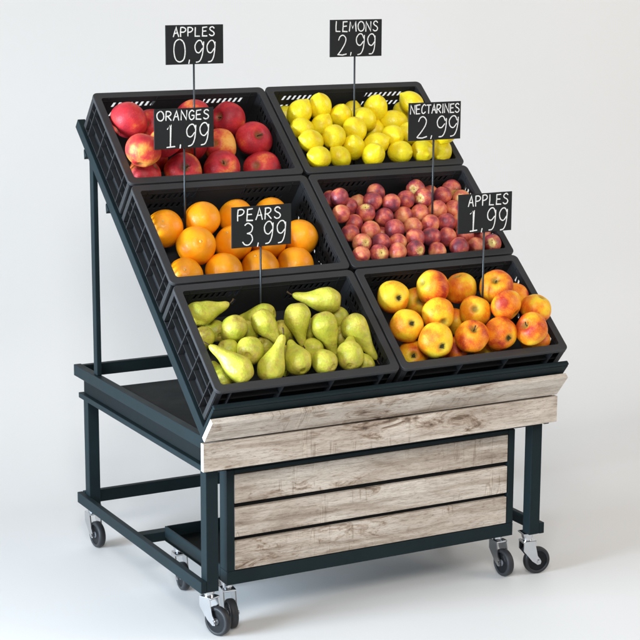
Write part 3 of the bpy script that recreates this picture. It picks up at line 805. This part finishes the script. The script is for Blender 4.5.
def pear_mesh(seed, Lr):
    rnd = random.Random(seed); bm = bmesh.new()
    key = [(0, -.86, 0), (.16, -.84, 0), (.30, -.93, 0), (.62, -.80, 0), (.88, -.46, 0), (1.0, 0, 0)]
    tp = [(.96, .13), (.83, .30), (.645, .46), (.49, .60), (.395, .72), (.33, .82), (.27, .90), (.185, .96), (.08, .995), (0, .985)]
    pts = [(r, z) for r, z, _ in key] + [(r, t*Lr) for r, t in tp]; pts = pts[::-1]
    fine = []
    for i in range(len(pts)-1):
        p0, p1, p2, p3 = pts[max(0, i-1)], pts[i], pts[i+1], pts[min(len(pts)-1, i+2)]
        for q in range(3):
            t = q/3; t2, t3 = t*t, t*t*t
            fine.append(tuple(.5*((2*p1[c]) + (-p0[c]+p2[c])*t + (2*p0[c]-5*p1[c]+4*p2[c]-p3[c])*t2 + (-p0[c]+3*p1[c]-3*p2[c]+p3[c])*t3) for c in (0, 1)))
    fine.append(pts[-1]); fine = [(max(r, .004), z) for r, z in fine]; fine[0] = (0, fine[0][1]); fine[-1] = (0, fine[-1][1])
    w = wob(seed, .14, .9); ba = rnd.random()*6.28; bd = .18+.22*rnd.random(); bx, by = math.cos(ba), math.sin(ba)
    def fn(v, a):
        s = w(v); k_ = max(0, v.z/Lr); o = bd*(k_**2 - .45*k_)
        return Vector((v.x*s + o*bx, v.y*s + o*by, v.z))
    lathe(bm, fine, 32, fn)
    tipo = bd*(1-.45); return mesh_of(bm, 'pear_body'), Vector((tipo*bx, tipo*by, Lr*.98)), Vector((bx, by, 0))

def stem_mesh(h0, h1, r, bend=.15):
    bm = bmesh.new(); n = 6
    tube(bm, [(bend*(i/n)**2, 0, h0+(h1-h0)*i/n) for i in range(n+1)], [r*(1 if i < n-1 else 1.25) for i in range(n+1)], 8)
    return mesh_of(bm, 'stem')
def calyx_mesh():
    bm = bmesh.new(); rnd = random.Random(5)
    zz = lambda r: -.91*math.sqrt(1-r*r) + .20*math.exp(-(r/.22)**2) - .02
    c0 = bm.verts.new((0, 0, zz(0)-.02)); n = 7; ring = []
    for j in range(n*2):
        a = 2*math.pi*j/(n*2); r = (.165 if j % 2 else .10)*(.75+.5*rnd.random())
        ring.append(bm.verts.new((r*math.cos(a), r*math.sin(a), zz(r)-.03*rnd.random())))
    for j in range(n*2): bm.faces.new((c0, ring[j], ring[(j+1) % (n*2)]))
    tube(bm, [(.01, 0, -.70), (.0, 0, -.79)], [.05, .02], 8)
    return mesh_of(bm, 'calyx')
def scar_mesh(z, r, up=1):
    bm = bmesh.new(); lathe(bm, [(0, z+.03*up), (r*.6, z+.022*up), (r, z), (r*.8, z-.03), (0, z-.035)], 14); return mesh_of(bm, 'scar')

APPLES = [apple_mesh(i) for i in range(5)]; ORANGES = [orange_mesh(i) for i in range(3)]
LEMONS = [lemon_mesh(i) for i in range(6)]; NECTS = [nectarine_mesh(i) for i in range(5)]
STEM = stem_mesh(.46, .90, .035); CALYX = calyx_mesh(); BUTTON = scar_mesh(.915, .085); NSCAR = scar_mesh(.745, .085); LSCAR = scar_mesh(-1.14, .11); STEM_N = None
LSCAR_T = scar_mesh(1.29, .06)
for me, m_ in ([(a, None) for a in APPLES]): pass

ORD = ['first', 'second', 'third', 'fourth', 'fifth', 'sixth', 'seventh', 'eighth', 'ninth', 'tenth', 'eleventh', 'twelfth', 'thirteenth', 'fourteenth']
ROWS = {'red': 3, 'lemon': 4, 'orange': 3, 'nect': 5, 'striped': 3, 'pear': 3}
WORD = {'red': 'red apple', 'lemon': 'lemon', 'orange': 'orange', 'nect': 'nectarine', 'striped': 'striped apple', 'pear': 'green pear'}
OBJN = {'red': 'red_apple', 'lemon': 'lemon', 'orange': 'orange', 'nect': 'nectarine', 'striped': 'striped_apple', 'pear': 'pear'}
CAT = {'red': 'apple', 'lemon': 'lemon', 'orange': 'orange', 'nect': 'nectarine', 'striped': 'apple', 'pear': 'pear'}
GRP = {'red': 'red apples in the upper left crate', 'lemon': 'lemons in the upper right crate', 'orange': 'oranges in the middle left crate',
       'nect': 'nectarines in the middle right crate', 'striped': 'striped apples in the lower right crate', 'pear': 'pears in the lower left crate'}
CELL = {'red': (0, 2), 'lemon': (1, 2), 'orange': (0, 1), 'nect': (1, 1), 'striped': (1, 0), 'pear': (0, 0)}

def labels_for(kind, fr):
    """rows from the front rim to the back, then the place in the row from the left; half-buried fruit apart"""
    top = [i for i, f in enumerate(fr) if f[5] < .5]; low = [i for i in range(len(fr)) if i not in top]
    nr = ROWS[kind]; vs = sorted(top, key=lambda i: fr[i][8]); out = {}
    per = [vs[round(len(vs)*a/nr):round(len(vs)*(a+1)/nr)] for a in range(nr)]
    rn = {3: ['front row', 'middle row', 'back row'], 4: ['front row', 'second row from the front', 'third row from the front', 'back row'],
          5: ['front row', 'second row from the front', 'middle row', 'fourth row from the front', 'back row']}[nr]
    for a, ids in enumerate(per):
        for q, i in enumerate(sorted(ids, key=lambda i: fr[i][7])):
            out[i] = WORDS(kind, fr[i], i) + ' in the ' + rn[a] + ', ' + ORD[q] + ' from left'
    for q, i in enumerate(sorted(low, key=lambda i: fr[i][7])):
        out[i] = 'half hidden ' + WORD[kind] + ' among those lying low, ' + ORD[q] + ' from left'
    return out
def WORDS(kind, f, i):
    if kind == 'striped' and f[9]: return 'striped apple showing its ' + ('dark stem hollow' if i in STEMEND else 'dark blossom end')
    if kind == 'nect' and f[9]: return 'nectarine with yellow stem end'
    if kind == 'red' and f[6] > .4: return 'yellow flushed red apple'
    if kind == 'red' and f[9]: return 'red apple with its stem hollow showing'
    if kind == 'pear' and f[9]: return 'green pear with its stalk showing'
    return WORD[kind]
STEMEND = {9, 12, 14}

Fview = (Vector((.402, .2, .7)) - Vector((-1.3747, -3.0287, 1.3274))).normalized()
for kind, fr in DATA.items():
    cu, cv = CELL[kind][0]*(CW+GAP), CELL[kind][1]*(CD+GAP)
    lab = labels_for(kind, fr)
    rnd = random.Random(len(kind)*7+3)
    for i, f in enumerate(fr):
        p, r, ax, Ln = Vector(f[0:1][0]), f[1], f[2], f[3]
        pos = bed(cu+p.x, cv+p.y, p.z)
        if ax is not None: axis = (EU*ax[0] + EV*ax[1] + EH*ax[2]).normalized()
        elif kind == 'lemon':
            axis = Vector((rnd.uniform(-1, 1), rnd.uniform(-.6, .6), rnd.uniform(-.5, .8)))
            axis = (axis - Fview*axis.dot(Fview)*.6).normalized()
        else:
            axis = (Fview*rnd.uniform(.3, .9) + Vector((rnd.uniform(-1, 1), rnd.uniform(-1, 1), rnd.uniform(-.8, .8)))).normalized()
            if axis.dot(Fview) < .15: axis = (axis + Fview*(.3-axis.dot(Fview))).normalized()
        flip = kind == 'striped' and i not in STEMEND
        if flip and ax is not None: axis = -axis
        q = axis.to_track_quat('Z', 'Y')
        spin = rnd.uniform(0, 6.28)
        tipv = None
        if kind in ('red', 'striped'): me = APPLES[rnd.randrange(5)]
        elif kind == 'orange': me = ORANGES[rnd.randrange(3)]
        elif kind == 'lemon': me = LEMONS[rnd.randrange(6)]
        elif kind == 'nect': me = NECTS[rnd.randrange(5)]
        else: me, tipv, bdir = pear_mesh(i+1, Ln/r)
        key = {'red': 'red', 'striped': 'striped', 'orange': 'orange', 'lemon': 'lemon', 'nect': 'nectarine', 'pear': 'pear'}[kind]
        if not me.materials: me.materials.append(M[key])
        elif me.materials[0] != M[key]:
            nm = me.name + '_' + kind
            if nm not in bpy.data.meshes:
                m2 = me.copy(); m2.name = nm; m2.materials.clear(); m2.materials.append(M[key])
            me = bpy.data.meshes[nm]
        o = bpy.data.objects.new(OBJN[kind], me); col.objects.link(o)
        if kind == 'pear': spin = 0
        s = r*(.985 if kind == 'lemon' else 1.0)
        if kind in ('red', 'striped'): s = r*.99
        o.matrix_world = Matrix.Translation(pos) @ (q @ Quaternion((0, 0, 1), spin)).to_matrix().to_4x4() @ Matrix.Scale(s, 4)
        o.color = (f[6], f[10], 0, 1)
        tag(o, lab[i], CAT[kind], GRP[kind])
        def child(name, me2, mk, mtx=None):
            if not me2.materials: me2.materials.append(M[mk])
            c_ = bpy.data.objects.new(name, me2); col.objects.link(c_); c_.parent = o
            if mtx is not None: c_.matrix_local = mtx
        if kind == 'red' and f[9]: child('stem', STEM, 'stem')
        if kind == 'striped' and f[9]:
            if i in STEMEND: child('stem', STEM, 'stem')
            else: child('calyx', CALYX, 'calyx')
        if kind == 'orange' and f[9]: child('stem_button', BUTTON, 'button')
        if kind == 'nect' and f[9]: child('stem_scar', NSCAR, 'scar')
        if kind == 'lemon' and f[9] and i in (18, 22): child('stem_scar', LSCAR_T, 'scar')
        if kind == 'pear' and f[5] < .95:
            ln = .55 if f[9] else .38
            bm = bmesh.new(); sd = random.Random(i)
            d2 = Vector((sd.uniform(-1, 1), sd.uniform(-1, 1), 0))*.30
            tube(bm, [tipv + Vector((0, 0, -.08)) + Vector((0, 0, 1))*(ln*t) + (d2+bdir*.3)*(t*t*ln) for t in (0, .2, .4, .6, .8, 1)], [.085, .06, .052, .05, .055, .075], 8)
            child('stem', mesh_of(bm, 'stem'), 'stem')

# ------------------------------------------------------------------ price signs
def bez(pts, closed=False, n=7):
    """Catmull-Rom through the points"""
    out = []; m_ = len(pts); rng = range(m_ if closed else m_-1)
    for i in rng:
        g = (lambda a: pts[a % m_]) if closed else (lambda a: pts[max(0, min(m_-1, a))])
        p0, p1, p2, p3 = g(i-1), g(i), g(i+1), g(i+2)
        for q in range(n):
            t = q/n
            out.append(tuple(.5*(2*p1[c] + (-p0[c]+p2[c])*t + (2*p0[c]-5*p1[c]+4*p2[c]-p3[c])*t*t + (-p0[c]+3*p1[c]-3*p2[c]+p3[c])*t**3) for c in (0, 1)))
    out.append(pts[0] if closed else pts[-1]); return out
bowl = [(0, .98), (.5, 1.0), (.85, .88), (.88, .68), (.55, .50), (0, .46)]
G = {
 'A': [[(0, 0), (.27, .52), (.52, 1), (.75, .5), (1, 0)], [(.16, .36), (.84, .38)]],
 'P': [[(.02, 0), (0, .5), (.03, 1)], bez(bowl)],
 'L': [[(.04, 1), (.02, .5), (.03, .02), (.85, .0)]],
 'E': [[(.85, 1), (.05, .97), (.03, .5), (.03, .02), (.9, .0)], [(.04, .52), (.72, .54)]],
 'S': [bez([(.9, .86), (.62, 1), (.22, .93), (.1, .74), (.35, .57), (.72, .45), (.92, .25), (.7, .03), (.3, 0), (.0, .14)])],
 'O': [bez([(.5, 1), (.12, .82), (0, .5), (.14, .14), (.5, 0), (.88, .16), (1, .5), (.86, .85)], True)],
 'R': [[(.02, 0), (0, .5), (.03, 1)], bez(bowl), [(.32, .47), (.95, 0)]],
 'N': [[(0, 0), (.03, .98), (.9, .02), (.93, 1)]],
 'G': [bez([(.9, .86), (.55, 1), (.15, .80), (.03, .45), (.22, .08), (.6, .0), (.93, .18), (.94, .44)]), [(.94, .44), (.55, .44)]],
 'M': [[(0, 0), (.12, 1), (.5, .30), (.88, 1), (1, 0)]],
 'C': [bez([(.92, .86), (.58, 1), (.16, .80), (.03, .46), (.2, .10), (.58, 0), (.94, .16)])],
 'T': [[(0, .97), (1, 1)], [(.5, .97), (.5, 0)]],
 'I': [[(.5, 0), (.52, 1)]],
 '0': [bez([(.55, 1), (.15, .85), (.02, .48), (.14, .12), (.48, 0), (.86, .14), (1, .52), (.9, .87)], True)],
 '1': [[(.12, .80), (.50, 1), (.50, 0)], [(.12, .0), (.92, .03)]],
 '2': [bez([(.06, .78), (.22, .96), (.55, 1), (.86, .83), (.80, .58), (.45, .28), (.02, .02)]), [(.02, .02), (.5, .0), (.98, .05)]],
 '3': [bez([(.08, .90), (.42, 1), (.82, .86), (.74, .63), (.40, .53)]), bez([(.40, .53), (.80, .45), (.96, .22), (.66, .01), (.26, .02), (.0, .16)])],
 '9': [bez([(.92, .78), (.70, .98), (.36, .97), (.08, .76), (.18, .50), (.52, .43), (.86, .62)]), bez([(.93, .92), (.92, .62), (.84, .28), (.62, .05), (.25, .0)])],
 ',': [[(.50, .10), (.36, -.07)]],
}
WID = {',': .42, 'I': .35, 'M': 1.2, '1': .85, 'O': 1.12, 'N': 1.0, '0': 1.1}
def write(bm, text, x0, x1, z0, z1, y, wd, seed, slant=.05, gap=.30):
    """hand lettering as flat chalk ribbons; z grows upward"""
    rnd = random.Random(seed); tot = sum(WID.get(ch, .9) for ch in text) + gap*(len(text)-1); u = (x1-x0)/tot; x = x0; k_ = 0
    for ch in text:
        w = WID.get(ch, .9)*u; dz = rnd.uniform(-.01, .02)*(z1-z0); sc_ = rnd.uniform(.93, .99)
        for st in G[ch]:
            st = [(px + rnd.uniform(-.035, .035), pz + rnd.uniform(-.02, .02)) for px, pz in st] if len(st) < 6 else (lambda a, b_, p1, p2: [(px + a*math.sin(2.2*pz+p1), pz + b_*math.sin(2.5*px+p2)) for px, pz in st])(rnd.uniform(-.07, .07), rnd.uniform(-.03, .03), rnd.uniform(0, 6), rnd.uniform(0, 6))
            pts = [(x + w*px + slant*(pz-.5)*(z1-z0)*.6, z0 + dz + (z1-z0)*pz*sc_) for px, pz in st]
            k_ += 1; yy = y - .00006*(k_ % 4)
            nn = len(pts); prev = None; half = wd/2
            # round-ended ribbon
            P = [Vector((a, 0, c_)) for a, c_ in pts]
            d0 = (P[0]-P[1]).normalized(); d1 = (P[-1]-P[-2]).normalized()
            P = [P[0]+d0*half*.6] + P + [P[-1]+d1*half*.6]; nn = len(P)
            for i, pt in enumerate(P):
                a = P[max(0, i-1)]; c_ = P[min(nn-1, i+1)]; t = (c_-a).normalized(); nrm = Vector((-t.z, 0, t.x))
                hw = half*(.35 if i in (0, nn-1) else 1)*rnd.uniform(.88, 1.1)
                if 0 < i < nn-1:
                    t1 = (pt-a).normalized(); cs = max(.55, abs(nrm.dot(Vector((-t1.z, 0, t1.x))))); hw /= cs
                L_ = bm.verts.new((pt.x+nrm.x*hw, yy, pt.z+nrm.z*hw)); R_ = bm.verts.new((pt.x-nrm.x*hw, yy, pt.z-nrm.z*hw))
                if prev: bm.faces.new((prev[0], prev[1], R_, L_))
                prev = (L_, R_)
        x += w + gap*u

SW, SH = .130, .0805
# name, price, centre (x, y, z), rod x, name box, price box (fractions from the left and from the top)
SIGNS = [
 ('APPLES', '0,99', (.1760, .4000, 1.3762-Z0), .1757, (.13, .85, .05, .29), (.13, .86, .37, .95), 'black chalk sign reading APPLES 0,99 above the red apples'),
 ('LEMONS', '2,99', (.5885, .4539, 1.3789-Z0), .5880, (.11, .92, .04, .32), (.15, .88, .39, .94), 'black chalk sign reading LEMONS 2,99 above the lemons'),
 ('ORANGES', '1,99', (.0970, .2805, 1.2174-Z0), .0988, (.05, .92, .05, .29), (.19, .92, .37, .95), 'black chalk sign reading ORANGES 1,99 in front of the red apples'),
 ('NECTARINES', '2,99', (.6636, .2425, 1.2118-Z0), .6642, (.03, .97, .05, .29), (.17, .95, .37, .93), 'black chalk sign reading NECTARINES 2,99 in front of the lemons'),
 ('APPLES', '1,99', (.6520, .0237, 1.0438-Z0), .6535, (.18, .93, .04, .31), (.20, .92, .38, .96), 'black chalk sign reading APPLES 1,99 in front of the nectarines'),
 ('PEARS', '3,99', (.1799, .1001, 1.0387-Z0), .1801, (.10, .82, .05, .34), (.19, .91, .40, .95), 'black chalk sign reading PEARS 3,99 in front of the oranges'),
]
for si, (nm, pr, cc, rx, nb, pb, lb) in enumerate(SIGNS):
    t = thing('price_sign', lb, 'price sign', Matrix.Translation((cc[0], cc[1], 0)), 'chalk price signs')
    zc = cc[2]
    bm = bmesh.new(); box(bm, -SW/2, SW/2, -.0015, .0015, zc-SH/2, zc+SH/2, .0005); obj('board', bm, M['board'], t)
    def fx(a): return -SW/2 + SW*a
    def fz(a): return zc + SH/2 - SH*a
    gp = .20 if len(nm) > 8 else .32
    bm = bmesh.new(); write(bm, nm, fx(nb[0]), fx(nb[1]), fz(nb[3]), fz(nb[2]), -.0018, .0025, si*5+1, .04, gp)
    bmesh.ops.recalc_face_normals(bm, faces=bm.faces); obj('name_lettering', bm, M['chalk'], t)
    bm = bmesh.new(); write(bm, pr, fx(pb[0]), fx(pb[1]), fz(pb[3]), fz(pb[2]), -.0018, .0025, si*5+2, .06, .24)
    obj('price_lettering', bm, M['chalk'], t)
    # rod goes down to the crate floor
    dx = rx - cc[0]; yr = .0040
    zbase = OZ + (-.088 + (cc[1]+yr-OY)*ST_)/CT
    bm = bmesh.new(); cyl(bm, (dx, yr, zbase), (dx, yr, zc+SH*.30), .0021, None, 12); obj('rod', bm, M['rod'], t, True)
    bm = bmesh.new(); box(bm, dx-.007, dx+.007, .0016, .0075, zc-SH*.42, zc-SH*.20, .0006); obj('clip', bm, M['rod'], t)

# ------------------------------------------------------------------ camera
cam = bpy.data.cameras.new('camera'); co = bpy.data.objects.new('camera', cam); col.objects.link(co)
ya, pi_, ro = R(-28.31723), R(-11.67779), R(.22199)
Fw = Vector((-math.sin(ya)*math.cos(pi_), math.cos(ya)*math.cos(pi_), math.sin(pi_)))
Rt = Vector((math.cos(ya), math.sin(ya), 0)); Up = Rt.cross(Fw)
R2 = Rt*math.cos(ro) + Up*math.sin(ro); U2 = -Rt*math.sin(ro) + Up*math.cos(ro)
co.matrix_world = Matrix(((R2.x, U2.x, -Fw.x, -1.3747), (R2.y, U2.y, -Fw.y, -3.0287), (R2.z, U2.z, -Fw.z, 1.57244-Z0), (0, 0, 0, 1)))
cam.sensor_width = 36; cam.lens = 36*1800.35/640; cam.clip_end = 100; cam.clip_start = .05
sc.camera = co

# ------------------------------------------------------------------ light
def area(name, loc, target, size, power, c):
    d = bpy.data.lights.new(name, 'AREA'); d.shape = 'RECTANGLE'; d.size, d.size_y = size; d.energy = power; d.color = c
    o = bpy.data.objects.new(name, d); col.objects.link(o); o.location = loc
    o.rotation_euler = (Vector(target)-Vector(loc)).to_track_quat('-Z', 'Y').to_euler(); return o
lf = area('left_softbox', (-3.1, -.10, .85), (.2, -.20, .62), (1.6, 1.5), 68, (.70, .85, 1))
lf.data.spread = R(72)
area('key_softbox', (-1.5, -3.1, 2.9), (.4, .25, .6), (1.1, 1.0), 88, (1, .985, .96))
area('warm_softbox', (3.2, -1.6, 1.9), (.5, .3, .6), (1.6, 1.6), 40, (1, .91, .81))
area('top_softbox', (.4, -.6, 3.6), (.4, -.3, 0), (2.4, 1.8), 10, (1, 1, 1))
w = bpy.data.worlds.new('World'); sc.world = w; w.use_nodes = True
bg = w.node_tree.nodes['Background']; bg.inputs[0].default_value = (1, .985, .965, 1); bg.inputs[1].default_value = .27

sc.view_settings.view_transform = 'Standard'; sc.view_settings.look = 'None'; sc.view_settings.exposure = 0; sc.view_settings.gamma = 1
sc.render.engine = 'CYCLES'
sc.cycles.use_denoising = True
sc.cycles.max_bounces = 8; sc.cycles.diffuse_bounces = 5
